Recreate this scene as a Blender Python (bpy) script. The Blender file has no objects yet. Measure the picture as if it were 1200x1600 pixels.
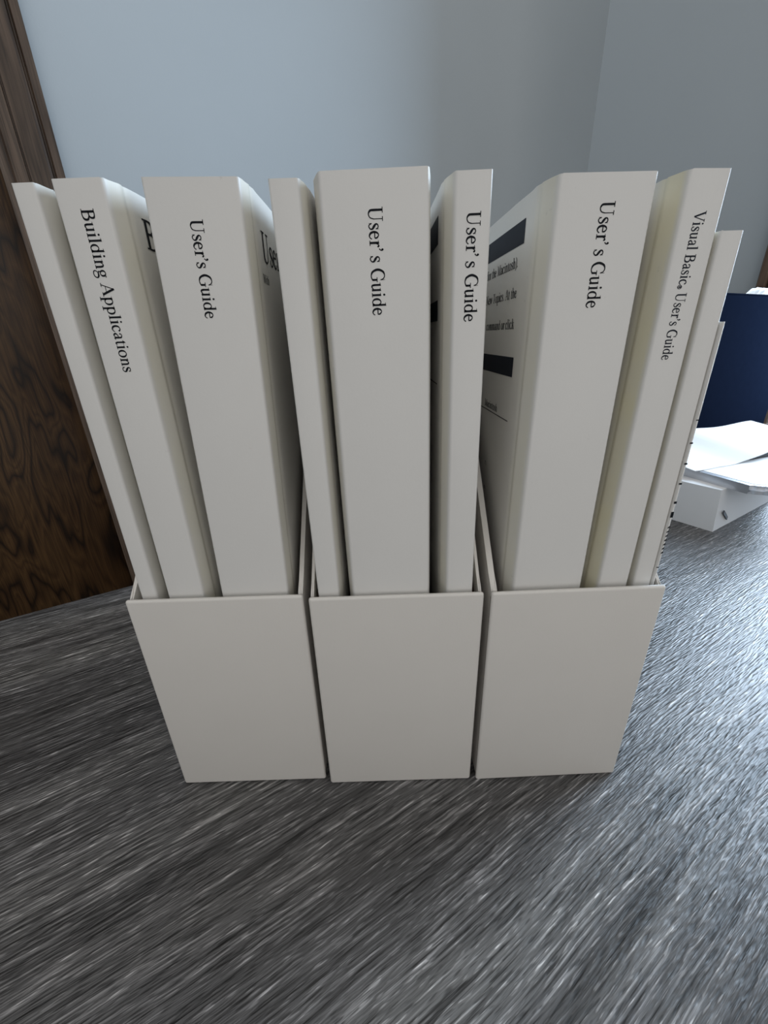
import bpy, bmesh, math, random
from mathutils import Vector, Matrix, noise

scene = bpy.context.scene
COL = scene.collection
random.seed(7)
rad = math.radians
MM = 0.001

# ------------------------------------------------------------------ camera
CAM_Z = 0.19
def make_camera():
    p, r, f = rad(23.2065), rad(-1.866), 639.0          # pitch down, roll, focal length in px of a 1200x1600 frame
    F = Vector((0, math.cos(p), -math.sin(p)))
    R = Vector((1, 0, 0)); U = R.cross(F)
    R2 = R * math.cos(r) + U * math.sin(r)
    U2 = -R * math.sin(r) + U * math.cos(r)
    cd = bpy.data.cameras.new('camera'); cd.sensor_fit = 'VERTICAL'
    cd.sensor_height = 36.0; cd.lens = f / 1600.0 * 36.0; cd.clip_start = 0.01; cd.clip_end = 50
    o = bpy.data.objects.new('camera', cd); COL.objects.link(o)
    M = Matrix((R2, U2, -F)).transposed().to_4x4(); M.translation = (0, 0, CAM_Z)
    o.matrix_world = M
    scene.camera = o
make_camera()

# ------------------------------------------------------------------ world, daylight, exposure
w = bpy.data.worlds.new('world'); scene.world = w; w.use_nodes = True
bg = w.node_tree.nodes['Background']
bg.inputs[0].default_value = (1.0, 0.988, 0.975, 1)       # soft ambience of the rest of the room
bg.inputs[1].default_value = 0.90

# the room is turned 30 degrees against the row of boxes: a runs along the back wall, b towards it
TURN = rad(30)
E1 = Vector((math.cos(TURN), math.sin(TURN), 0)); E2 = Vector((-math.sin(TURN), math.cos(TURN), 0))
def room(a, b, z): return E1 * a + E2 * b + Vector((0, 0, z))
WALL_B, WALL_A, FLOOR_Z, CEIL_Z = 1.05, 0.952, -0.74, 1.66
WIN_B0, WIN_B1, WIN_Z0, WIN_Z1 = -0.20, 0.288, 0.03, 0.95      # window in the partition at the right
PART_END = 0.72                                                 # partition stops short of the back wall, gap shaped to let light reach it
FAR_A, FAR_B0, FAR_B1, FAR_Z0, FAR_Z1 = 1.78, -0.50, 1.00, -0.30, 0.30   # unseen bay window, invented for the bright patch on the back wall
LEFT_A, LEFT_B0, LEFT_B1, LEFT_Z0, LEFT_Z1 = -1.70, -1.30, -0.20, 0.05, 1.10   # unseen left window, invented to brighten left-facing covers

def daylight(name, a, b0, b1, z0, z1, energy, color):
    """sky light entering through the window whose wooden casing shows at the right edge"""
    ld = bpy.data.lights.new(name, 'AREA'); ld.shape = 'RECTANGLE'
    ld.size = b1 - b0; ld.size_y = z1 - z0; ld.energy = energy; ld.color = color
    o = bpy.data.objects.new(name, ld); COL.objects.link(o)
    zax = E1; yax = Vector((0, 0, 1)); xax = yax.cross(zax)   # light shines along its -Z
    M = Matrix((xax, yax, zax)).transposed().to_4x4()
    M.translation = room(a, (b0 + b1) / 2, (z0 + z1) / 2)
    o.matrix_world = M
daylight('window_right_offscreen', WALL_A + 0.075, WIN_B0, WIN_B1, WIN_Z0, WIN_Z1, 20.0, (0.64, 0.81, 1.0))
vs = scene.view_settings
vs.view_transform = 'Standard'; vs.look = 'None'; vs.gamma = 1.0; vs.use_curve_mapping = False
vs.exposure = 0.12

# ------------------------------------------------------------------ helpers
def tag(o, label=None, cat=None, group=None, kind=None):
    if label: o['label'] = label
    if cat: o['category'] = cat
    if group: o['group'] = group
    if kind: o['kind'] = kind
    return o
def empty(name, loc, label, cat, group=None):
    o = bpy.data.objects.new(name, None); COL.objects.link(o); o.location = loc
    o.empty_display_size = 0.02
    return tag(o, label, cat, group)
def link(name, me, mat, parent=None, angle=35):
    if mat:
        for m in (mat if isinstance(mat, (list, tuple)) else [mat]): me.materials.append(m)
    if angle:
        for p in me.polygons: p.use_smooth = True
        me.set_sharp_from_angle(angle=rad(angle))
    o = bpy.data.objects.new(name, me); COL.objects.link(o)
    if parent: o.parent = parent
    return o
def from_bm(name, bm, mat, parent=None, angle=35):
    bmesh.ops.recalc_face_normals(bm, faces=bm.faces)
    me = bpy.data.meshes.new(name); bm.to_mesh(me); bm.free()
    return link(name, me, mat, parent, angle)
def from_data(name, vs_, fs, mat, parent=None, angle=35):
    me = bpy.data.meshes.new(name); me.from_pydata([tuple(v) for v in vs_], [], fs); me.update()
    bm = bmesh.new(); bm.from_mesh(me); bmesh.ops.recalc_face_normals(bm, faces=bm.faces); bm.to_mesh(me); bm.free()
    return link(name, me, mat, parent, angle)
def box_bm(lo, hi, bevel=0.0, seg=2, frame=None, bm=None):
    bm2 = bmesh.new()
    bmesh.ops.create_cube(bm2, size=1.0)
    for v in bm2.verts:
        v.co = Vector([lo[i] + (v.co[i] + 0.5) * (hi[i] - lo[i]) for i in range(3)])
    if bevel:
        bmesh.ops.bevel(bm2, geom=list(bm2.edges), offset=bevel, segments=seg, affect='EDGES', profile=0.5)
    if frame:
        for v in bm2.verts: v.co = frame(*v.co)
    if bm is None: return bm2
    me = bpy.data.meshes.new('tmp'); bm2.to_mesh(me); bm2.free(); bm.from_mesh(me); bpy.data.meshes.remove(me)
    return bm
def prism(poly, ext, frame, bevel=0.0, seg=2):
    """closed 2-D polygon pushed along a third axis; frame(u, v, w) -> point"""
    bm = bmesh.new()
    lo = [bm.verts.new(frame(u, v, ext[0])) for u, v in poly]
    hi = [bm.verts.new(frame(u, v, ext[1])) for u, v in poly]
    n = len(poly)
    bm.faces.new(lo[::-1]); bm.faces.new(hi)
    for i in range(n): bm.faces.new((lo[i], lo[(i + 1) % n], hi[(i + 1) % n], hi[i]))
    if bevel: bmesh.ops.bevel(bm, geom=list(bm.edges), offset=bevel, segments=seg, affect='EDGES', profile=0.5)
    return bm

# ------------------------------------------------------------------ materials
class NT:
    def __init__(s, name):
        s.m = bpy.data.materials.new(name); s.m.use_nodes = True; s.t = s.m.node_tree; s.b = s.t.nodes['Principled BSDF']
    def n(s, typ, **kw):
        nd = s.t.nodes.new(typ)
        for k, v in kw.items():
            if k.startswith('_'): setattr(nd, k[1:], v)
            else: nd.inputs[k.replace('__', ' ')].default_value = v
        return nd
    def l(s, a, b): s.t.links.new(a, b)
    def coord(s, scale=(1, 1, 1), loc=(0, 0, 0), rot=(0, 0, 0)):
        c = s.n('ShaderNodeTexCoord'); m = s.n('ShaderNodeMapping')
        m.inputs['Scale'].default_value = scale; m.inputs['Location'].default_value = loc; m.inputs['Rotation'].default_value = rot
        s.l(c.outputs['Object'], m.inputs['Vector']); return m.outputs['Vector']
    def noise(s, vec, scale=1, detail=2, rough=0.5, dist=0.0):
        nd = s.n('ShaderNodeTexNoise', Scale=scale, Detail=detail, Roughness=rough, Distortion=dist); s.l(vec, nd.inputs['Vector']); return nd.outputs['Fac']
    def ramp(s, fac, stops):
        r = s.n('ShaderNodeValToRGB'); e = r.color_ramp.elements
        while len(e) < len(stops): e.new(0.5)
        for el, (p, c) in zip(e, stops):
            el.position = p; el.color = (c, c, c, 1) if not isinstance(c, (tuple, list)) else (*c, 1)
        s.l(fac, r.inputs['Fac']); return r.outputs['Color']
    def mix(s, fac, a, b, mode='MIX'):
        m = s.n('ShaderNodeMix', _data_type='RGBA', _blend_type=mode)
        if hasattr(fac, 'links') or not isinstance(fac, (int, float)): s.l(fac, m.inputs[0])
        else: m.inputs[0].default_value = fac
        for i, v in ((6, a), (7, b)):
            if isinstance(v, (tuple, list)): m.inputs[i].default_value = (*v, 1)
            else: s.l(v, m.inputs[i])
        return m.outputs[2]
    def math(s, op, a, b=None):
        m = s.n('ShaderNodeMath', _operation=op)
        for i, v in enumerate((a, b)):
            if v is None: continue
            if isinstance(v, (int, float)): m.inputs[i].default_value = v
            else: s.l(v, m.inputs[i])
        return m.outputs[0]
    def bump(s, h, strength=0.3, dist=0.001):
        b = s.n('ShaderNodeBump', Strength=strength, Distance=dist); s.l(h, b.inputs['Height']); s.l(b.outputs['Normal'], s.b.inputs['Normal'])
    def base(s, c):
        if isinstance(c, (tuple, list)): s.b.inputs['Base Color'].default_value = (*c, 1)
        else: s.l(c, s.b.inputs['Base Color'])
    def rough(s, v):
        if isinstance(v, (int, float)): s.b.inputs['Roughness'].default_value = v
        else: s.l(v, s.b.inputs['Roughness'])

def plain(name, col, rough=0.6, metal=0.0, var=0.08, vscale=60, bump=0.05, bscale=900, spec=0.4):
    t = NT(name); v = t.coord()
    d = tuple(c * (1 - var) for c in col)
    t.base(t.mix(t.noise(v, vscale, 4), d, col)); t.rough(rough)
    t.b.inputs['Metallic'].default_value = metal; t.b.inputs['Specular IOR Level'].default_value = spec
    if bump: t.bump(t.noise(v, bscale, 2), bump, 0.0004)
    return t.m

def cover_material(name, spine_col, yellow, amount, seed):
    t = NT(name); v = t.coord(loc=(seed, seed * 2, 0))
    raw = t.n('ShaderNodeTexCoord'); sep = t.n('ShaderNodeSeparateXYZ'); t.l(raw.outputs['Object'], sep.inputs[0])
    # aged yellow stain in the hinge, a few millimetres behind the spine
    band = t.ramp(t.math('MULTIPLY', sep.outputs['Y'], 50.0), [(0.02, 0.0), (0.10, 1.0), (0.34, 0.9), (0.5, 0.25)])
    stain = t.math('MULTIPLY', t.math('MULTIPLY', band, amount), t.ramp(t.noise(v, 60, 4), [(0.3, 0.55), (0.7, 1.0)]))
    soft = t.mix(t.noise(v, 35, 3), tuple(c * 0.95 for c in spine_col), spine_col)
    speck = t.ramp(t.noise(v, 420, 2), [(0.20, 0.9), (0.27, 1.0)])
    c = t.mix(1.0, t.mix(stain, soft, yellow), speck, 'MULTIPLY')
    t.base(c); t.rough(0.42); t.b.inputs['Specular IOR Level'].default_value = 0.35
    t.bump(t.noise(v, 1100, 3), 0.10, 0.0003)
    return t.m
CREAM = (0.685, 0.672, 0.645)
COVERS = [cover_material('ivory_card_cover_%d' % i, CREAM, (0.74, 0.69, 0.47), am, 3.1 * i)
          for i, am in enumerate((0.15, 0.32, 0.80))]
M_PAGES = plain('page_block_paper', (0.78, 0.76, 0.70), 0.8, var=0.15, vscale=900, bump=0.2)
M_BOX = plain('ivory_box_board', (0.635, 0.608, 0.568), 0.5, var=0.05, vscale=40, bump=0.08, bscale=1400)
M_KRAFT = plain('brown_kraft_core', (0.20, 0.13, 0.085), 0.85, var=0.4, vscale=200, bump=0.3)
M_INK = plain('black_ink', (0.008, 0.009, 0.012), 0.7, var=0.1, bump=0, spec=0.15)
M_INKGREY = plain('grey_ink', (0.05, 0.05, 0.055), 0.5, var=0.1, bump=0)
M_NAVYINK = plain('dark_navy_ink', (0.008, 0.011, 0.020), 0.6, var=0.1, bump=0, spec=0.2)
M_PAPER = plain('white_paper', (0.66, 0.665, 0.67), 0.75, var=0.05, vscale=30)
M_SILVER = plain('silver_metal', (0.62, 0.64, 0.68), 0.32, metal=0.85, var=0.05)
M_NAVY = plain('navy_board', (0.0048, 0.0072, 0.0150), 0.7, var=0.25, vscale=90, bump=0.1, bscale=700, spec=0.0)
M_BLACK = plain('black_plastic', (0.012, 0.013, 0.016), 0.3, bump=0)
M_FLOOR = plain('floor_boards', (0.10, 0.075, 0.055), 0.6, var=0.4, vscale=8)

def wall_material():
    t = NT('pale_blue_wall_paint'); v = t.coord()
    t.base(t.mix(t.noise(v, 6, 3), (0.385, 0.425, 0.45), (0.41, 0.45, 0.475))); t.rough(0.7)
    t.b.inputs['Specular IOR Level'].default_value = 0.25
    t.bump(t.noise(v, 260, 3), 0.12, 0.0008)
    return t.m
M_WALL = wall_material()

def oak_material(name, dark, mid, light, k=9.0, scale=(5.5, 5.5, 1.25), rough=0.38):
    t = NT(name); v = t.coord(scale=scale)
    n1 = t.noise(v, 1.0, 3, 0.55, 0.35)
    rings = t.math('PINGPONG', t.math('MULTIPLY', n1, k), 0.5)
    fig = t.ramp(rings, [(0.0, dark), (0.12, mid), (0.35, light), (0.5, mid)])
    fine = t.noise(t.coord(scale=(420, 420, 9)), 1.0, 4, 0.6)
    pores = t.ramp(fine, [(0.38, 0.45), (0.56, 1.0)])
    col = t.mix(0.8, fig, pores, 'MULTIPLY')
    t.base(col); t.rough(rough)
    t.b.inputs['Specular IOR Level'].default_value = 0.35
    t.bump(fine, 0.15, 0.0006)
    return t.m
M_DOOR = oak_material('dark_oak_door', (0.012, 0.006, 0.003), (0.050, 0.024, 0.009), (0.085, 0.043, 0.016), k=13.0, scale=(6.5, 6.5, 1.5))
M_TRIM = oak_material('walnut_stained_trim', (0.045, 0.028, 0.018), (0.085, 0.055, 0.037), (0.12, 0.08, 0.055), k=4, scale=(14, 14, 1.2), rough=0.42)

def table_material():
    t = NT('grey_embossed_wood_laminate')
    # local X runs along the grain
    wob = t.noise(t.coord(scale=(7, 16, 1)), 1.0, 2)
    base = t.coord()
    vm = t.n('ShaderNodeVectorMath', _operation='MULTIPLY_ADD')
    comb = t.n('ShaderNodeCombineXYZ'); t.l(t.math('MULTIPLY', t.math('SUBTRACT', wob, 0.5), 0.007), comb.inputs['Y'])
    add = t.n('ShaderNodeVectorMath', _operation='ADD'); t.l(base, add.inputs[0]); t.l(comb.outputs[0], add.inputs[1])
    def mp(scale, loc=(0, 0, 0)):
        m = t.n('ShaderNodeMapping'); m.inputs['Scale'].default_value = scale; m.inputs['Location'].default_value = loc
        t.l(add.outputs[0], m.inputs['Vector']); return m.outputs['Vector']
    broad = t.noise(mp((3.0, 34, 1)), 1.0, 3, 0.55)
    bands = t.noise(mp((7, 150, 1), (5, 9, 0)), 1.0, 2, 0.5)
    medium = t.noise(mp((34, 1050, 1), (3, 1, 0)), 1.0, 2, 0.55)
    ticks = t.noise(mp((150, 1150, 1), (7, 2, 0)), 1.0, 1, 0.5)
    colr = t.ramp(broad, [(0.30, (0.055, 0.053, 0.053)), (0.50, (0.088, 0.085, 0.084)), (0.70, (0.125, 0.121, 0.116))])
    c = t.mix(0.9, colr, t.ramp(bands, [(0.30, 0.45), (0.44, 0.95), (0.6, 1.05), (0.72, 1.3)]), 'MULTIPLY')
    c = t.mix(1.0, c, t.ramp(medium, [(0.33, 0.22), (0.43, 0.85), (0.57, 1.05), (0.68, 2.6)]), 'MULTIPLY')
    c = t.mix(0.9, c, t.ramp(ticks, [(0.30, 0.35), (0.40, 0.95), (0.62, 1.0), (0.72, 2.6)]), 'MULTIPLY')
    t.base(c)
    t.rough(t.ramp(ticks, [(0.3, 0.42), (0.7, 0.28)]))
    t.b.inputs['Specular IOR Level'].default_value = 0.45
    h = t.math('ADD', t.math('MULTIPLY', medium, 0.5), t.math('MULTIPLY', ticks, 0.9))
    t.bump(h, 0.6, 0.0010)
    return t.m
M_TABLE = table_material()

# ------------------------------------------------------------------ the setting
def structure(o): o['kind'] = 'structure'; return o
def rbox(lo, hi, bm=None, bevel=0.0): return box_bm(lo, hi, bevel, 2, room, bm)

OP0, OP1, HEAD = -1.0, -0.086, 1.30          # door opening in the back wall
bm = rbox((OP1, WALL_B, FLOOR_Z), (FAR_A + 0.12, WALL_B + 0.16, CEIL_Z))
rbox((OP0, WALL_B, HEAD), (OP1, WALL_B + 0.16, CEIL_Z), bm)
rbox((LEFT_A - 0.12, WALL_B, FLOOR_Z), (OP0, WALL_B + 0.16, CEIL_Z), bm)
structure(from_bm('wall_back', bm, M_WALL, angle=0))
def wall_with_window(name, a, th, b0, b1, w0, w1, z0, z1):
    bm = rbox((a, w1, FLOOR_Z), (a + th, b1, CEIL_Z)); rbox((a, b0, FLOOR_Z), (a + th, w0, CEIL_Z), bm)
    rbox((a, w0, FLOOR_Z), (a + th, w1, z0), bm); rbox((a, w0, z1), (a + th, w1, CEIL_Z), bm)
    structure(from_bm(name, bm, M_WALL, angle=0))
wall_with_window('wall_right', WALL_A, 0.10, -1.6, PART_END, WIN_B0, WIN_B1, WIN_Z0, WIN_Z1)
wall_with_window('wall_bay_added', FAR_A, 0.12, -1.6, WALL_B, FAR_B0, FAR_B1, FAR_Z0, FAR_Z1)  # unseen bay, added to carry an opening that lights the back wall
wall_with_window('wall_left', LEFT_A - 0.12, 0.12, -1.6, WALL_B, LEFT_B0, LEFT_B1, LEFT_Z0, LEFT_Z1)
structure(from_bm('floor', rbox((LEFT_A - 0.12, -1.6, FLOOR_Z - 0.05), (FAR_A + 0.12, WALL_B + 0.16, FLOOR_Z)), M_FLOOR, angle=0))

# door, deep in its opening
DOOR_B = WALL_B + 0.10
door = structure(from_bm('door_1', rbox((OP0 + 0.022, DOOR_B, FLOOR_Z + 0.005), (OP1 - 0.022, DOOR_B + 0.04, HEAD - 0.022), bevel=0.002), M_DOOR))
bm = bmesh.new()
bmesh.ops.create_uvsphere(bm, u_segments=16, v_segments=10, radius=0.027)
for v in bm.verts:
    v.co = room(-0.91 + v.co.x, DOOR_B - 0.05 + v.co.y * 0.8, 0.2 + v.co.z)
rbox((-0.922, DOOR_B - 0.04, 0.188), (-0.898, DOOR_B, 0.212), bm, 0.004)
from_bm('door_knob', bm, M_SILVER, door)
# jamb and moulded casing
bm = rbox((OP1 - 0.02, WALL_B - 0.004, FLOOR_Z), (OP1, WALL_B + 0.16, HEAD))
rbox((OP0, WALL_B - 0.004, FLOOR_Z), (OP0 + 0.02, WALL_B + 0.16, HEAD), bm)
rbox((OP0, WALL_B - 0.004, HEAD - 0.02), (OP1, WALL_B + 0.16, HEAD), bm)
structure(from_bm('trim_1', bm, M_TRIM, angle=0))
def casing(name, along, face, sgn, frame, z0, z1, width=0.070):
    """moulded board: outer bead, groove, wide flat with rounded shoulder, groove, inner bead"""
    prof = [(0, 0), (0, 0.017), (0.002, 0.019), (0.011, 0.019), (0.0125, 0.0165), (0.0135, 0.010), (0.0155, 0.010), (0.0165, 0.0150),
            (0.0195, 0.0172), (0.030, 0.0165), (0.042, 0.0150), (0.047, 0.0135), (0.0480, 0.0095), (0.0495, 0.0095), (0.0505, 0.0135), (0.060, 0.0130), (0.067, 0.0110), (0.070, 0.008), (0.070, 0)]
    k = width / 0.070
    poly = [(along + sgn * min(u * k, width), face - v) for u, v in prof]
    return from_bm(name, prism(poly, (z0, z1), frame), M_TRIM, angle=25)
structure(casing('trim_2', -0.0180, WALL_B, -1, room, FLOOR_Z, HEAD + 0.05, 0.074))
structure(casing('trim_3', OP0 - 0.045, WALL_B, 1, room, FLOOR_Z, HEAD + 0.05))
# window: casing, frame, sash bars, panes, sill
wc = structure(casing('trim_4', WIN_B1 + 0.062, WALL_A, -1, lambda u, v, z: room(v, u, z), WIN_Z0 - 0.06, WIN_Z1 + 0.07))
structure(casing('trim_5', WIN_B0 - 0.062, WALL_A, 1, lambda u, v, z: room(v, u, z), WIN_Z0 - 0.06, WIN_Z1 + 0.07))
structure(casing('trim_6', WIN_Z1 + 0.065, WALL_A, -1, lambda u, v, q: room(v, q, u), WIN_B0 + 0.008, WIN_B1 - 0.008))
bm = rbox((WALL_A + 0.03, WIN_B0, WIN_Z0), (WALL_A + 0.065, WIN_B0 + 0.03, WIN_Z1))
rbox((WALL_A + 0.03, WIN_B1 - 0.012, WIN_Z0), (WALL_A + 0.065, WIN_B1, WIN_Z1), bm)
rbox((WALL_A + 0.03, WIN_B0, WIN_Z1 - 0.015), (WALL_A + 0.065, WIN_B1, WIN_Z1), bm)
rbox((WALL_A + 0.03, WIN_B0, WIN_Z0), (WALL_A + 0.065, WIN_B1, WIN_Z0 + 0.015), bm)
win = structure(from_bm('window_1', bm, M_TRIM, angle=0))
from_bm('window_sill', rbox((WALL_A - 0.03, WIN_B0 - 0.06, WIN_Z0 - 0.02), (WALL_A + 0.065, WIN_B1 + 0.055, WIN_Z0), bevel=0.004), M_TRIM, win)

bm = rbox((LEFT_A - 0.06, LEFT_B0, LEFT_Z0), (LEFT_A - 0.02, LEFT_B0 + 0.03, LEFT_Z1)); rbox((LEFT_A - 0.06, LEFT_B1 - 0.03, LEFT_Z0), (LEFT_A - 0.02, LEFT_B1, LEFT_Z1), bm)
rbox((LEFT_A - 0.06, LEFT_B0, LEFT_Z1 - 0.03), (LEFT_A - 0.02, LEFT_B1, LEFT_Z1), bm); rbox((LEFT_A - 0.06, LEFT_B0, LEFT_Z0), (LEFT_A - 0.02, LEFT_B1, LEFT_Z0 + 0.03), bm)
structure(from_bm('window_left_added', bm, M_TRIM, angle=0))  # frame of the added left opening, out of view
bm = rbox((FAR_A + 0.02, FAR_B0, FAR_Z0), (FAR_A + 0.06, FAR_B0 + 0.03, FAR_Z1)); rbox((FAR_A + 0.02, FAR_B1 - 0.03, FAR_Z0), (FAR_A + 0.06, FAR_B1, FAR_Z1), bm)
rbox((FAR_A + 0.02, FAR_B0, FAR_Z1 - 0.03), (FAR_A + 0.06, FAR_B1, FAR_Z1), bm); rbox((FAR_A + 0.02, FAR_B0, FAR_Z0), (FAR_A + 0.06, FAR_B1, FAR_Z0 + 0.03), bm)
structure(from_bm('window_bay_added', bm, M_TRIM, angle=0))  # frame of the added bay opening, hidden behind the partition

# ------------------------------------------------------------------ table
def make_table():
    t = empty('table', room(0, 0, FLOOR_Z), 'grey wood grain table under the row of ivory boxes', 'table'); t.rotation_euler.z = TURN
    H = -FLOOR_Z
    bm = box_bm((-1.0, -0.55, H - 0.028), (0.93, 0.372, H), 0.003, 3)
    from_bm('tabletop', bm, M_TABLE, t)
    for x in (-0.92, 0.82):
        for y in (-0.47, 0.29):
            from_bm('leg', box_bm((x - 0.025, y - 0.025, 0), (x + 0.025, y + 0.025, H - 0.028), 0.003, 1), M_BLACK, t)
    for y in (-0.47, 0.29):
        from_bm('apron', box_bm((-0.895, y - 0.01, H - 0.10), (0.795, y + 0.01, H - 0.028), 0.001, 1), M_BLACK, t)
make_table()

# ------------------------------------------------------------------ lettering: a small old-style roman drawn stroke by stroke
def crom(pts, ws, n=7):
    P = [pts[0]] + list(pts) + [pts[-1]]; Wd = [ws[0]] + list(ws) + [ws[-1]]
    out, wo = [], []
    for i in range(1, len(P) - 2):
        for k in range(n):
            u = k / n
            def cr(a, b, c, d): return 0.5 * (2 * b + (c - a) * u + (2 * a - 5 * b + 4 * c - d) * u * u + (3 * b - a - 3 * c + d) * u ** 3)
            out.append((cr(*[P[i + j][0] for j in (-1, 0, 1, 2)]), cr(*[P[i + j][1] for j in (-1, 0, 1, 2)])))
            wo.append(Wd[i] + (Wd[i + 1] - Wd[i]) * u)
    out.append(pts[-1]); wo.append(ws[-1])
    return out, wo
class G:
    def __init__(s): s.q = []
    def bar(s, x0, y0, x1, y1): s.q.append([(x0, y0), (x1, y0), (x1, y1), (x0, y1)])
    def S(s, x, y0, y1, w=0.095):
        w *= 1.14; s.bar(x - w / 2, y0, x + w / 2, y1); return s
    def F(s, x, y, w=0.23, h=0.038): s.bar(x - w / 2, y, x + w / 2, y + h); return s          # serif
    def Q(s, *p): s.q.append(list(p)); return s
    def C(s, pts, ws, n=7):
        P, Wd = crom(pts, ws, n); L = []; Wd = [max(w_ * 1.16, 0.050) for w_ in Wd]
        for i, (x, y) in enumerate(P):
            a = P[max(i - 1, 0)]; b = P[min(i + 1, len(P) - 1)]
            dx, dy = b[0] - a[0], b[1] - a[1]; d = math.hypot(dx, dy) or 1
            nx, ny = -dy / d * Wd[i] / 2, dx / d * Wd[i] / 2
            L.append(((x + nx, y + ny), (x - nx, y - ny)))
        for i in range(len(L) - 1): s.q.append([L[i][1], L[i + 1][1], L[i + 1][0], L[i][0]])
        return s
    def D(s, x, y, r): s.q.append([(x + r * math.cos(k * math.pi / 6), y + r * math.sin(k * math.pi / 6)) for k in range(12)]); return s
T_ = 0.034
def flag(g, x, y, w=0.095):  # slanted top serif of lower-case stems
    return g.Q((x - w / 2 - 0.075, y - 0.045), (x + w / 2, y - 0.03), (x + w / 2, y + 0.012), (x - w / 2 - 0.075, y - 0.025))
def bowl(g, cx, cy, rx, ry, thick=0.095, thin=T_, a0=0, a1=360, n=26):
    P, Wd = [], []
    for k in range(n + 1):
        a = math.radians(a0 + (a1 - a0) * k / n)
        P.append((cx + rx * math.cos(a), cy + ry * math.sin(a))); Wd.append(thin + (thick - thin) * abs(math.cos(a)) ** 1.4)
    return g.C(P, Wd, 1)
def glyphs():
    A = {}
    g = G(); g.S(.155, .22, .66, .095).F(.155, .635, .27); g.C([(.155, .24), (.175, .09), (.32, .008), (.49, .07), (.56, .24)], [.095, .09, .045, .036, .036]); g.S(.56, .22, .66, .036).F(.56, .635, .22); A['U'] = (g, .71)
    g = G(); g.C([(.315, .33), (.27, .415), (.185, .44), (.10, .40), (.095, .32), (.19, .245), (.30, .175), (.315, .085), (.22, .008), (.12, .02), (.055, .13)], [.03, .03, .034, .055, .075, .10, .08, .058, .034, .03, .03]); g.Q((.30, .32), (.33, .32), (.325, .455), (.305, .455)); g.Q((.04, .0), (.06, .0), (.068, .14), (.038, .14)); A['s'] = (g, .38)
    g = G(); g.C([(.07, .262), (.355, .262)], [.03, .03], 1); g.C([(.36, .255), (.345, .36), (.225, .442), (.11, .37), (.07, .225), (.12, .08), (.245, .012), (.345, .045), (.40, .12)], [.05, .07, .034, .075, .095, .09, .055, .036, .026]); A['e'] = (g, .44)
    g = G(); g.S(.145, 0, .44).F(.155, 0, .25); flag(g, .145, .45); g.C([(.17, .30), (.22, .40), (.29, .43), (.335, .405)], [.03, .04, .06, .07]); g.D(.325, .40, .042); A['r'] = (g, .345)
    g = G(); g.D(.13, .60, .055); g.C([(.165, .60), (.16, .52), (.085, .45)], [.05, .045, .02]); A["'"] = (g, .23)
    g = G(); g.C([(.60, .46), (.53, .60), (.38, .655), (.20, .59), (.095, .41), (.095, .25), (.20, .07), (.39, .005), (.54, .04), (.605, .09)], [.03, .04, .036, .085, .105, .105, .085, .038, .05, .07]); g.S(.59, .05, .28, .09).F(.585, .265, .25); g.Q((.59, .45), (.617, .45), (.605, .67), (.585, .67)); A['G'] = (g, .72)
    g = G(); g.S(.13, .12, .44, .09); flag(g, .13, .45); g.C([(.13, .15), (.155, .045), (.245, .022), (.35, .09)], [.09, .085, .055, .034]); g.S(.39, .02, .44, .09); flag(g, .39, .45); g.Q((.345, .0), (.47, .02), (.47, .045), (.345, .045)); A['u'] = (g, .51)
    g = G(); g.S(.14, 0, .44).F(.14, 0, .22); flag(g, .14, .45); g.D(.132, .605, .056); A['i'] = (g, .275)
    g = G(); bowl(g, .235, .222, .165, .205, .09, .034, 30, 330); g.S(.385, .02, .66, .09); flag(g, .385, .68); g.Q((.34, .0), (.475, .02), (.475, .045), (.34, .045)); A['d'] = (g, .51)
    g = G(); bowl(g, .245, .222, .18, .215); A['o'] = (g, .49)
    g = G(); g.C([(.37, .345), (.31, .42), (.22, .44), (.11, .365), (.075, .225), (.12, .08), (.235, .012), (.34, .05), (.395, .12)], [.08, .06, .036, .08, .095, .09, .055, .036, .026]); A['c'] = (g, .43)
    g = G(); g.S(.14, 0, .66).F(.14, 0, .22); flag(g, .14, .68); A['l'] = (g, .275)
    def nn(g, x0, x1):
        g.C([(x0 + .03, .32), (x0 + .11, .41), (x0 + .18, .43), (x1 - .02, .38), (x1, .28)], [.03, .04, .06, .085, .09]); g.S(x1, 0, .29, .09).F(x1, 0, .2)
    g = G(); g.S(.13, 0, .44, .09).F(.13, 0, .2); flag(g, .13, .45); nn(g, .13, .385); A['n'] = (g, .51)
    g = G(); g.S(.13, 0, .44, .09).F(.13, 0, .2); flag(g, .13, .45); nn(g, .13, .385); nn(g, .385, .64); A['m'] = (g, .77)
    g = G(); g.S(.13, 0, .66, .09).F(.13, 0, .2); flag(g, .13, .68); nn(g, .13, .385); A['h'] = (g, .51)
    g = G(); g.S(.135, -.2, .44, .09).F(.14, -.215, .24); flag(g, .135, .45); bowl(g, .28, .222, .165, .21, .09, .034, -155, 155); A['p'] = (g, .51)
    g = G(); bowl(g, .215, .30, .135, .14, .085); g.C([(.15, .175), (.10, .12), (.16, .06), (.33, .045), (.42, -.04), (.36, -.155), (.22, -.20), (.08, -.155), (.06, -.07), (.14, .03)], [.03, .05, .06, .085, .06, .05, .034, .05, .05, .03]); g.C([(.31, .39), (.37, .43), (.43, .42)], [.03, .035, .05]); A['g'] = (g, .47)
    g = G(); g.C([(.09, .325), (.12, .415), (.215, .44), (.305, .38), (.31, .27), (.31, .09), (.345, .03), (.42, .05)], [.075, .05, .036, .075, .09, .09, .07, .025]); g.C([(.31, .26), (.14, .20), (.075, .11), (.13, .022), (.22, .03), (.31, .10)], [.03, .05, .085, .07, .045, .03]); A['a'] = (g, .44)
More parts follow.
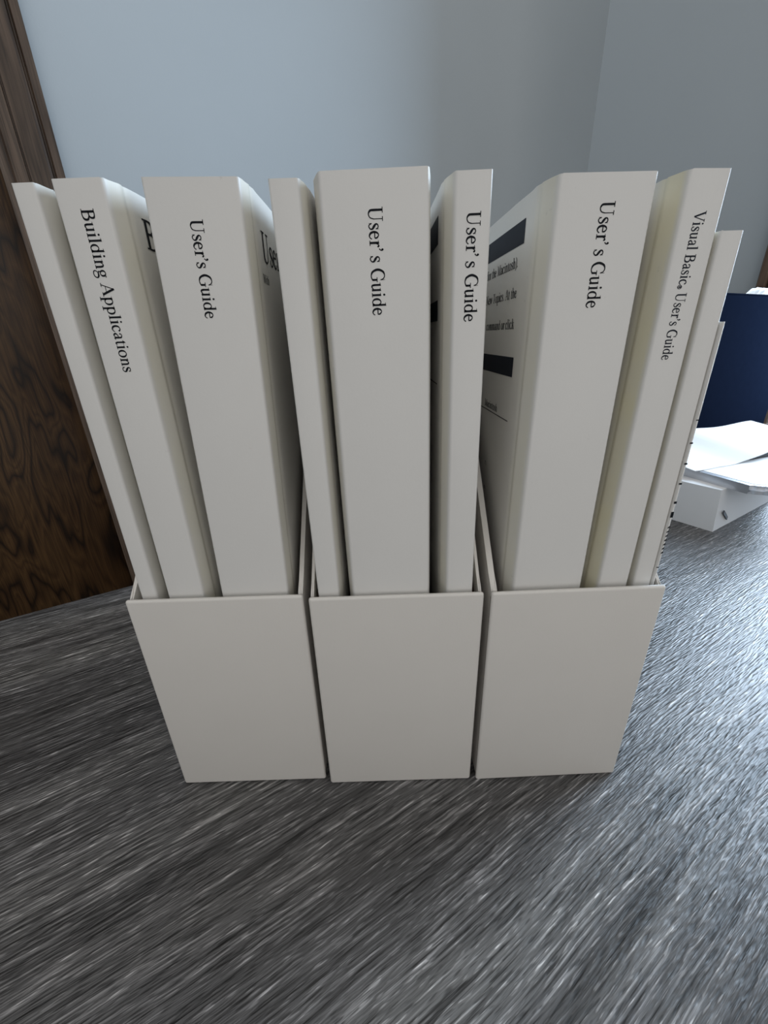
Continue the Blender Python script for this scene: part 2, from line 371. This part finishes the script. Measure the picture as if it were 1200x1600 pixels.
    g = G(); g.S(.145, .10, .52, .085); g.C([(.145, .12), (.165, .03), (.225, .015), (.29, .05)], [.085, .08, .055, .025]); g.bar(.03, .41, .28, .44); g.Q((.05, .43), (.15, .43), (.18, .56), (.16, .56)); A['t'] = (g, .295)
    g = G(); g.S(.145, 0, .54, .09).F(.155, 0, .24); g.C([(.145, .52), (.175, .63), (.26, .67), (.33, .62)], [.09, .06, .04, .07]); g.bar(.03, .41, .28, .44); A['f'] = (g, .33)
    g = G(); g.S(.13, 0, .66, .09).F(.13, 0, .2); flag(g, .13, .68); g.Q((.17, .22), (.20, .20), (.40, .43), (.35, .43)); g.Q((.24, .28), (.38, .0), (.49, .0), (.30, .32)); g.F(.42, 0, .2).F(.37, .41, .18); A['k'] = (g, .51)
    g = G(); g.C([(.07, .43), (.20, .02)], [.09, .08], 1); g.C([(.20, .02), (.34, .43)], [.03, .035], 1); g.C([(.32, .43), (.46, .02)], [.09, .08], 1); g.C([(.46, .02), (.60, .43)], [.03, .035], 1); g.F(.08, .415, .19).F(.60, .415, .16); A['w'] = (g, .68)
    g = G(); g.C([(.07, .43), (.24, .03)], [.09, .08], 1); g.C([(.40, .43), (.24, .02), (.16, -.16), (.08, -.18)], [.034, .034, .04, .07]); g.F(.08, .415, .19).F(.40, .415, .16); A['y'] = (g, .46)
    g = G(); g.S(.165, 0, .66, .1).F(.15, 0, .24).F(.15, .63, .24); g.C([(.16, .645), (.32, .645), (.455, .59), (.455, .44), (.32, .358), (.16, .355)], [.034, .04, .085, .085, .04, .034]); g.C([(.16, .355), (.36, .352), (.53, .27), (.52, .10), (.36, .018), (.16, .018)], [.034, .04, .09, .095, .04, .034]); A['B'] = (g, .64)
    g = G(); g.C([(.08, .02), (.345, .67)], [.036, .036], 1); g.C([(.325, .67), (.60, .02)], [.10, .10], 1); g.bar(.18, .215, .47, .248); g.F(.09, 0, .21).F(.60, 0, .25); A['A'] = (g, .70)
    g = G(); g.C([(.10, .64), (.36, 0)], [.10, .09], 1); g.C([(.36, 0), (.60, .64)], [.034, .034], 1); g.F(.10, .63, .25).F(.60, .63, .2); A['V'] = (g, .68)
    g = G(); g.S(.15, 0, .66, .04).F(.15, 0, .22).F(.13, .63, .2); g.C([(.15, .64), (.42, .02)], [.09, .09], 1); g.C([(.42, .02), (.68, .64)], [.034, .034], 1); g.S(.69, 0, .66, .1).F(.69, 0, .26).F(.70, .63, .22); A['M'] = (g, .86)
    g = G(); g.S(.30, 0, .66, .1).F(.30, 0, .26); g.bar(.04, .63, .56, .66); g.bar(.04, .50, .065, .64); g.bar(.535, .50, .56, .64); A['T'] = (g, .60)
    g = G(); g.C([(.09, .64), (.28, .02)], [.09, .08], 1); g.C([(.28, .02), (.46, .64)], [.034, .034], 1); g.C([(.42, .64), (.60, .02)], [.09, .08], 1); g.C([(.60, .02), (.78, .64)], [.034, .034], 1); g.F(.10, .63, .24).F(.43, .63, .2).F(.78, .63, .2); A['W'] = (g, .87)
    g = G(); g.D(.11, .05, .052); A['.'] = (g, .24)
    g = G(); g.D(.11, .05, .05); g.C([(.15, .05), (.14, -.03), (.07, -.10)], [.045, .04, .02]); A[','] = (g, .24)
    g = G(); g.C([(.07, .66), (.21, .44), (.21, .08), (.07, -.16)], [.03, .08, .08, .03]); A[')'] = (g, .31)
    g = G(); bowl(g, .15, .10, .125, .125, .03, .03); g.S(.115, .03, .17, .03); g.C([(.115, .165), (.18, .16), (.18, .105), (.115, .10)], [.025, .03, .03, .025], 4); g.C([(.14, .10), (.20, .03)], [.03, .03], 1); A['®'] = (g, .31)
    g = G(); g.S(.14, 0, .66, .036).F(.14, 0, .2).F(.10, .63, .2); g.C([(.12, .64), (.58, .02)], [.1, .1], 1); g.S(.59, 0, .66, .036).F(.59, .63, .2); A['N'] = (g, .72)
    A[' '] = (G(), .25)
    return A
GL = glyphs()
def set_text(txt, extra=None):
    """quads of a line of text in em units and its length; extra: {index: additional advance}"""
    x, out = 0.0, []
    for i, ch in enumerate(txt):
        g, adv = GL[ch]
        for q in g.q: out.append([(px + x, py) for px, py in q])
        x += adv + (extra or {}).get(i, 0)
    return out, x
def print_mesh(name, quads, mat, parent, place, sub=0):
    vs_, fs = [], []
    for q in quads:
        k = len(vs_); vs_ += [place(*p) for p in q]; fs.append(tuple(range(k, k + len(q))))
    me = bpy.data.meshes.new(name); me.from_pydata([tuple(v) for v in vs_], [], fs); me.update()
    return link(name, me, mat, parent, 0)

# ------------------------------------------------------------------ the manuals
DEPTH = 0.176
class Manual:
    def __init__(s, label, cx, y, T, H, lean, mat, fl=(1.5, 1.5), bulge=(0.5, 0.5), name='manual_book', cat='book', depth=DEPTH, hinge=7.0, z0=0.0016, yaw=0.0):
        s.T, s.H, s.fl, s.bu, s.dep, s.hg = T * MM, H * MM - z0, fl, bulge, depth, hinge * MM
        s.root = empty(name, (cx * MM, y, z0 + abs(T * MM / 2 * math.sin(rad(lean)))), label, cat, 'ivory manuals standing in the boxes')
        s.root.rotation_euler.y = rad(lean); s.root.rotation_euler.z = rad(yaw)
        s.root.location.y += math.tan(rad(yaw)) * (cx - 70.7) * MM
        s.seed = random.uniform(0, 50)
        s.build(mat)
    def off(s, side, d, z):
        """half width of the book on one side, d behind the spine, at height z"""
        k = 0 if side < 0 else 1
        f = s.fl[k] * MM
        r = 0.0009
        h = s.hg
        if d < h:
            o = s.T / 2 + f * (d / h) ** 0.9
            if d < r: o -= (r - math.sqrt(max(0, r * r - (r - d) ** 2))) * 0.8
        else:
            o = s.T / 2 + f + s.bu[k] * MM * math.sin(math.pi * min(1, (d - h) / (s.dep - h))) ** 0.8
            o -= 0.00035 * math.exp(-((d - h) / 0.0012) ** 2)
        if d > 0.001:
            o += 0.00025 * noise.noise(Vector((d * 20, z * 12, s.seed + side))) * min(1, d / h)
        return o
    def build(s, mat):
        ds = [0, 0.00012, 0.0003, 0.0006, 0.0009, 0.002, 0.004, 0.0055, s.hg - 0.0006, s.hg, s.hg + 0.0007, s.hg + 0.0015, s.hg + 0.003]
        d = s.hg + 0.006
        while d < s.dep: ds.append(d); d += 0.012
        ds.append(s.dep)
        nz = 14; zs = [s.H * k / nz for k in range(nz + 1)]
        th = 0.00038
        def ring(z, inset):
            L = []
            for side, seq in ((-1, ds[::-1]), (1, ds)):
                for d in seq:
                    dd = d
                    L.append((side * max(0.0002, s.off(side, d, z) - inset), max(dd, inset) if inset else dd, z))
            return L
        n = 2 * len(ds)
        V, F = [], []
        for z in zs:
            zz = z
            if z == s.H: zz = z
            V += ring(zz, 0) + ring(zz, th)
        def jag(i):  # the cut top edge is a little uneven
            return 0.00018 * noise.noise(Vector((i * 0.9, s.seed, 3)))
        top = len(zs) - 1
        V = [Vector(v) for v in V]
        for i in range(2 * n): V[top * 2 * n + i].z += jag(i % n)
        idx = lambda k, j, inner: k * 2 * n + (n if inner else 0) + j
        for k in range(nz):
            for j in range(n - 1):
                F.append((idx(k, j, 0), idx(k, j + 1, 0), idx(k + 1, j + 1, 0), idx(k + 1, j, 0)))
                F.append((idx(k, j, 1), idx(k + 1, j, 1), idx(k + 1, j + 1, 1), idx(k, j + 1, 1)))
            for j in (0, n - 1):
                F.append((idx(k, j, 0), idx(k, j, 1), idx(k + 1, j, 1), idx(k + 1, j, 0)))
        for k in (0, nz):
            for j in range(n - 1):
                F.append((idx(k, j, 0), idx(k, j + 1, 0), idx(k, j + 1, 1), idx(k, j, 1)))
        s.cover = from_data('cover', V, F, mat, s.root, 40)
        # page block
        poly = [p[:2] for p in ring(s.H * 0.5, th + 0.0002)]
        for i, (x, y) in enumerate(poly): poly[i] = (x, min(max(y, 0.0009), s.dep - 0.0006))
        bm = prism(poly, (0.0002, s.H - 0.0006), lambda u, v, w_: Vector((u, v, w_)))
        from_bm('page_block', bm, M_PAGES, s.root)
    def title(s, txt, base, ztop, zbot, cap, extra=None, mat=None):
        q, L = set_text(txt, extra)
        z0 = s.root.location.z; k = (ztop - zbot) * MM / L; e = cap * MM / 0.66
        eps = -0.00006
        print_mesh('spine_title', q, mat or M_INK, s.cover, lambda u, v: (base * MM + v * e, eps, ztop * MM - z0 - u * k))
    def on_cover(s, side, d, z, eps=0.00007): return (side * (s.off(side, d, z) + eps), d, z)
    def bar(s, side, d0, d1, zt, zb, mat=None, name='printed_bar'):
        z0 = s.root.location.z; n = 24
        q = [[(d0 + (d1 - d0) * i / n, zb), (d0 + (d1 - d0) * (i + 1) / n, zb), (d0 + (d1 - d0) * (i + 1) / n, zt), (d0 + (d1 - d0) * i / n, zt)] for i in range(n)]
        # two rows so that the bar follows the card
        qq = []
        for a in q:
            zm = (zt + zb) / 2
            qq.append([a[0], a[1], (a[1][0], zm), (a[0][0], zm)]); qq.append([(a[0][0], zm), (a[1][0], zm), a[2], a[3]])
        print_mesh(name, qq, mat or M_NAVYINK, s.cover, lambda d, z: s.on_cover(side, d * MM, z * MM - z0))
    def text(s, side, txt, d, zbase, em, mat=None, stretch=1.0):
        """side +1: starts d mm behind the spine and runs back; side -1: ends d mm behind the spine"""
        q, L = set_text(txt); z0 = s.root.location.z; e = em * MM; ex = e * stretch
        if side > 0: f = lambda u, v: s.on_cover(1, d * MM + u * ex, zbase * MM - z0 + v * e, 0.00012)
        else: f = lambda u, v: s.on_cover(-1, d * MM + (L - u) * ex, zbase * MM - z0 + v * e, 0.00012)
        print_mesh('cover_text', q, mat or M_INK, s.cover, f)

Y1, Y2, Y3 = 0.1306, 0.1284, 0.1290
APO = {4: 0.16}
# first box
b = Manual('thin ivory manual with blank worn spine beside the Building Applications manual', -89.6, Y1, 6.0, 229.0, -0.1, COVERS[0], (0.2, 0.6), (0.1, 1.2))
b = Manual('ivory manual titled Building Applications on its spine', -75.95, Y1, 13.2, 229.6, 0.0, COVERS[1], (0.6, 1.6), (0.5, 0.8))
b.title('Building Applications', -0.9, 223.2, 182.4, 3.35)
b.text(1, 'B', 12.5, 216.0, 11.5)
b = Manual("thick ivory User's Guide in the same box as the Building Applications manual", -51.9, Y1, 24.9, 228.9, 1.22, COVERS[1], (1.0, 0.9), (0.4, 0.0))
b.title("User's Guide", -1.7, 220.1, 196.2, 3.45)
b.text(1, 'User', 13.0, 212.2, 12.0)
b.text(1, 'With', 10.5, 206.3, 3.6)
# second box
b = Manual("thin ivory manual with blank spine leaning beside the thickest User's Guide", -20.8, Y2, 7.7, 227.5, -0.52, COVERS[1], (0.1, 1.3), (0.0, 1.6))
b = Manual("thickest ivory User's Guide, in the middle of its box between two thinner manuals", 2.9, Y2, 27.9, 228.7, -0.68, COVERS[0], (2.3, 1.2), (0.3, 0.2))
b.title("User's Guide", -1.9, 221.0, 195.5, 3.7, APO)
b = Manual("thin ivory User's Guide to the right of the thickest manual in its box", 28.65, Y2, 9.5, 227.9, -0.76, COVERS[1], (2.2, 0.1), (0.7, 0.1))
b.title("User's Guide", -1.6, 219.4, 193.1, 3.6, APO)
b.bar(-1, 14.5, 110, 222.0, 214.8)
b.bar(-1, 14.2, 110, 200.0, 194.2)
b.bar(-1, 13.8, 100, 175.2, 174.8, M_INKGREY, 'printed_rule')
# third box
b = Manual("thick ivory User's Guide with black bars and text printed on its exposed side cover", 60.1, Y3, 25.2, 226.7, 0.05, COVERS[1], (2.4, 0.9), (0.8, 0.3), yaw=0.9)
b.title("User's Guide", -1.2, 220.7, 195.6, 3.75, APO)
b.bar(-1, 16.0, 120, 221.0, 214.6)
b.text(-1, 'for the Macintosh).', 19.5, 208.8, 4.6)
b.text(-1, 'New Topics. At the', 18.5, 200.2, 4.6)
b.text(-1, 'command or click', 18.5, 191.0, 4.6)
b.bar(-1, 16.0, 120, 182.3, 176.0)
b.text(-1, 'Macintosh', 29.5, 162.2, 4.2)
b.bar(-1, 16.5, 110, 161.3, 160.9, M_INKGREY, 'printed_rule')
b.text(-1, 'ry,', 38, 138.6, 3.0, M_INKGREY)
b.text(-1, 'es.', 37, 128.0, 3.0, M_INKGREY)
b.text(-1, 'ts.', 30, 114.6, 3.0, M_INKGREY)
b = Manual("ivory manual titled Visual Basic User's Guide on its spine", 83.9, Y3, 10.7, 226.9, 0.66, COVERS[2], (1.9, 0.4), (0.4, 0.2), yaw=0.9)
b.title("Visual Basic® User's Guide", -1.75, 217.9, 181.0, 2.95, mat=M_NAVYINK)
b = Manual("shorter thin ivory manual with blank spine next to the Visual Basic manual", 95.95, Y3, 6.5, 213.4, 0.03, COVERS[0], (0.4, 0.1), (0.2, 0.0), yaw=0.9)
b = Manual('thinnest and shortest white booklet with small black marks along its spine', 100.2, Y3, 1.3, 191.0, 0.08, COVERS[0], (0.1, 0.0), (0.0, 0.0), yaw=0.9, name='thin_booklet', cat='booklet', hinge=3.0)
def booklet_marks(b):
    z0 = b.root.location.z; q = []
    for z, h in ((162.5, .35), (155, .5), (148, .6), (141, .6), (134, .9), (128.8, 2.2), (108.5, .4)):
        q.append([(-0.5, z), (0.5, z), (0.5, z + h), (-0.5, z + h)])
    for k in range(7):
        z = 124.5 - k * 1.7; q.append([(-0.3, z), (0.5, z + 0.5), (0.5, z + 1.2), (-0.3, z + 0.55)])
    print_mesh('spine_marks', q, M_INK, b.cover, lambda x, z: (x * MM, -0.00006, z * MM - z0))
booklet_marks(b)

# ------------------------------------------------------------------ the three slanted magazine boxes
def file_box(label, x0, x1, yf, hf, yaw=0.0, wall=(1.1, 1.1)):
    W = (x1 - x0) * MM; D = 0.190; th = 0.0011; HB = 0.195
    root = empty('magazine_file_box', ((x0 + x1) / 2 * MM, yf, 0), label, 'file box', 'ivory slanted file boxes on the table')
    root.rotation_euler.z = rad(yaw)
    hw = W / 2; hf *= MM
    # wrapped front panel, padded slightly and rounded at its edges
    bm = box_bm((-hw, 0, 0.0), (hw, th + 0.0007, hf), 0.0011, 4)
    from_bm('front_panel', bm, M_BOX, root, 50)
    bm = box_bm((-hw, D - th, 0), (hw, D, HB), 0.0006, 2); from_bm('back_panel', bm, M_BOX, root)
    bm = box_bm((-hw + th, th + 0.0007, 0.0), (hw - th, D - th, 0.0014), 0); from_bm('bottom_panel', bm, M_KRAFT, root, 0)
    ys = th + 0.0012
    for sgn in (-1, 1):
        xo = sgn * (hw - 0.0005); xi = sgn * (hw - 0.0005 - wall[0 if sgn < 0 else 1] * MM)
        top = lambda y: min(HB, hf - 0.0006 + max(0.0, y - 0.004) * 1.06)
        def frame(y, z, x): return Vector((x, y, z))
        prof = [(ys, 0.0003), (D - th, 0.0003), (D - th, HB), (0.094, HB), (0.088, HB - 0.002)]
        prof += [(y, top(y)) for y in (0.07, 0.05, 0.03, 0.015, 0.008, 0.005)] + [(ys, hf - 0.0006)]
        bm = prism(prof, sorted((xo, xi)), frame)
        e = [ed for ed in bm.edges if abs(ed.verts[0].co.x - ed.verts[1].co.x) < 1e-7]
        bmesh.ops.bevel(bm, geom=e, offset=0.00048, segments=3, affect='EDGES')
        from_bm('side_panel', bm, M_BOX, root, 40)
        # raw kraft lining inside the wall, stopping below the folded-over ivory edge
        kx = sorted((xi - sgn * 0.00005, xi - sgn * 0.00014))
        low = lambda y, i: top(y) - 0.011 - 0.0012 * noise.noise(Vector((y * 420, x0, sgn * 3)))
        yy = [0.0032 + 0.0016 * i for i in range(56)]
        poly = [(0.0032, 0.0016), (yy[-1], 0.0016)] + [(y, low(y, 0)) for y in yy[::-1]]
        bm = prism(poly, kx, frame); from_bm('kraft_lining', bm, M_KRAFT, root, 0)
        # brown seam where the side meets the wrapped front
        bm = box_bm((min(xo, xo - sgn * 0.0012), th + 0.0004, 0.0004), (max(xo, xo - sgn * 0.0012), ys + 0.0004, hf - 0.003), 0)
        for v in bm.verts: v.co.x += sgn * 0.00012
        from_bm('seam', bm, M_KRAFT, root, 0)
    return root
file_box("ivory file box holding the Building Applications manual", -97.4, -31.2, 0.1273, 102.7, 0, (1.4, 1.7))
file_box("ivory file box between the other two, holding the thickest User's Guide", -28.8, 35.8, 0.1252, 102.7)
file_box("ivory file box holding the Visual Basic manual", 38.4, 103.0, 0.1252, 102.9, 0.9, (2.2, 1.0))

# ------------------------------------------------------------------ clutter on the table to the right
def clutter():
    # folded white paper carton with a slot mark, its near corner towards the boxes
    c = Vector((0.3289, 0.3654, 0)); ang = rad(31)
    ux = Vector((math.cos(ang), math.sin(ang), 0)); uy = Vector((-0.53, 0.848, 0))
    root = empty('white_carton', c, 'small folded white paper carton under the silver tablet', 'carton')
    P = lambda u, v, z: ux * u + uy * v + Vector((0, 0, z))
    V = [P(0, 0, 0), P(.15, 0, 0), P(.15, .10, 0), P(0, .10, 0), P(-.003, .002, .0445), P(.15, .001, .0445), P(.15, .10, .0445), P(-.002, .10, .0445),
         P(-.0015, .001, .022), P(.075, -.0006, .020), P(.15, 0, .022), P(-.002, .05, .020), P(.07, -.001, .0445), P(-.0035, .05, .0445), P(.07, .10, .0445), P(.07, 0, 0)]
    F = [(0, 15, 9, 8), (15, 1, 10, 9), (8, 9, 12, 4), (9, 10, 5, 12), (3, 0, 8, 11), (11, 8, 4, 13), (3, 11, 13, 7), (1, 2, 6, 5, 10), (2, 3, 7, 14, 6), (4, 12, 5, 6, 14, 7, 13), (0, 3, 2, 1, 15)]
    from_data('carton_body', V, F, M_PAPER, root, 20)
    bm = box_bm((.010, -.0014, .0125), (.024, -.0003, .0160), 0, 1, lambda u, v, z: P(u, v, z + (0.017 - u) * 0.75))
    tag(from_bm('slot', bm, M_INKGREY, root, 0), 'dark grey slot')
    # silver tablet lying on the carton
    a2 = rad(19); t0 = Vector((0.3435, 0.3435, 0.0445))
    tab = empty('silver_tablet', t0, 'flat silver tablet with rounded corners lying on the white carton', 'tablet'); tab.rotation_euler.z = a2
    def rrect(w_, d_, r, n=8):
        L = []
        for cx, cy, s0 in ((w_ - r, r, -90), (w_ - r, d_ - r, 0), (r, d_ - r, 90), (r, r, 180)):
            for k in range(n + 1):
                a = rad(s0 + 90 * k / n); L.append((cx + r * math.cos(a), cy + r * math.sin(a)))
        return L
    bm = prism(rrect(.22, .148, .011), (0, .0085), lambda u, v, z: Vector((u, v, z)))
    e = [ed for ed in bm.edges if abs(ed.verts[0].co.z - ed.verts[1].co.z) < 1e-6]
    bmesh.ops.bevel(bm, geom=e, offset=0.0036, segments=4, affect='EDGES')
    from_bm('tablet_body', bm, M_SILVER, tab)
    bm = prism(rrect(.208, .136, .008), (.0084, .0088), lambda u, v, z: Vector((u + .006, v + .006, z)))
    from_bm('lid', bm, M_PAPER, tab)
    # black notebook and loose sheets on the tablet
    nb = from_bm('black_notebook', box_bm((.085, .062, 0), (.20, .135, .006), .001, 2), M_BLACK); nb.parent = None
    nb.location = t0 + Vector((0, 0, .0088)); nb.rotation_euler.z = a2
    tag(nb, 'thin black notebook under the loose white sheet', 'notebook')
    def sheet(name, label, lo, hi, hfun, th=0.0007, nx=26, ny=16, grp=None):
        V, F = [], []
        for layer in (0, 1):
            for i in range(nx + 1):
                for j in range(ny + 1):
                    u = lo[0] + (hi[0] - lo[0]) * i / nx; v = lo[1] + (hi[1] - lo[1]) * j / ny
                    v += 0.004 * noise.noise(Vector((u * 30, layer * 0, 2))) * (1 - j / ny)
                    V.append((u, v, hfun(u, v) + layer * th))
        m = (nx + 1) * (ny + 1); I = lambda i, j, l: l * m + i * (ny + 1) + j
        for i in range(nx):
            for j in range(ny):
                F.append((I(i, j, 1), I(i + 1, j, 1), I(i + 1, j + 1, 1), I(i, j + 1, 1))); F.append((I(i, j, 0), I(i, j + 1, 0), I(i + 1, j + 1, 0), I(i + 1, j, 0)))
            F.append((I(i, 0, 0), I(i + 1, 0, 0), I(i + 1, 0, 1), I(i, 0, 1))); F.append((I(i, ny, 0), I(i, ny, 1), I(i + 1, ny, 1), I(i + 1, ny, 0)))
        for j in range(ny):
            F.append((I(0, j, 0), I(0, j, 1), I(0, j + 1, 1), I(0, j + 1, 0))); F.append((I(nx, j, 0), I(nx, j + 1, 0), I(nx, j + 1, 1), I(nx, j, 1)))
        o = from_data(name, V, F, M_PAPER, None, 60); o.location = t0 + Vector((0, 0, .0088)); o.rotation_euler.z = a2
        return tag(o, label, 'paper', grp)
    def h1(u, v):
        k = max(0, min(1, (u - .05) / .04)); k = k * k * (3 - 2 * k)
        return 0.0002 + 0.0062 * k + 0.010 * max(0, v - .06) / .08 + 0.0012 * math.sin(u * 55 + v * 20) * k
    sheet('paper_sheet', 'loose wavy white sheet of paper draped over the black notebook', (-.005, .058), (.21, .142), h1)
    # navy box with crumpled paper at its top
    bx = empty('navy_box', room(0.742, 0.324, 0), 'tall navy blue box standing behind the papers', 'box'); bx.rotation_euler.z = TURN
    w2, d2, hh, t = .186, .045, .2258, .003
    from_bm('front_panel', box_bm((-w2, -d2, 0), (w2, -d2 + t, hh), .0008, 2), M_NAVY, bx)
    from_bm('back_panel', box_bm((-w2, d2 - t, 0), (w2, d2, hh), .0008, 2), M_NAVY, bx)
    for sx in (-1, 1):
        from_bm('side_panel', box_bm((min(sx * w2, sx * (w2 - t)), -d2 + t, 0), (max(sx * w2, sx * (w2 - t)), d2 - t, hh), 0), M_NAVY, bx)
    from_bm('bottom_panel', box_bm((-w2 + t, -d2 + t, 0), (w2 - t, d2 - t, t), 0), M_NAVY, bx)
    from_bm('lid', box_bm((-w2, -d2, hh), (w2, d2, hh + .002), .0008, 2), M_NAVY, bx)
    # creased sheet, arched, lying on the lid
    V, F = [], []; nx, ny = 30, 14
    for layer in (0, 1):
        for i in range(nx + 1):
            for j in range(ny + 1):
                u, v = i / nx, j / ny
                z = 0.0125 * math.sin(math.pi * min(1, u * 1.02)) ** 0.7 * (0.55 + 0.45 * v) + 0.0028 * abs(noise.noise(Vector((u * 6, v * 4, 1))))
                z *= min(1, u * 6, (1 - u) * 6 + 0.02)
                V.append(((u - .5) * .11 + .004 * noise.noise(Vector((v * 5, 3, 0))), (v - .5) * .032, max(z, 0) + layer * 0.0006))
    m = (nx + 1) * (ny + 1); I = lambda i, j, l: l * m + i * (ny + 1) + j
    for i in range(nx):
        for j in range(ny):
            F += [(I(i, j, 1), I(i + 1, j, 1), I(i + 1, j + 1, 1), I(i, j + 1, 1)), (I(i, j, 0), I(i, j + 1, 0), I(i + 1, j + 1, 0), I(i + 1, j, 0))]
        F += [(I(i, 0, 0), I(i + 1, 0, 0), I(i + 1, 0, 1), I(i, 0, 1)), (I(i, ny, 0), I(i, ny, 1), I(i + 1, ny, 1), I(i + 1, ny, 0))]
    for j in range(ny):
        F += [(I(0, j, 0), I(0, j, 1), I(0, j + 1, 1), I(0, j + 1, 0)), (I(nx, j, 0), I(nx, j + 1, 0), I(nx, j + 1, 1), I(nx, j, 1))]
    o = from_data('crumpled_paper', V, F, M_PAPER, None, 20)
    o.location = room(0.862, 0.300, hh + .002); o.rotation_euler.z = TURN
    tag(o, 'creased white paper lying on top of the navy box', 'paper')
clutter()
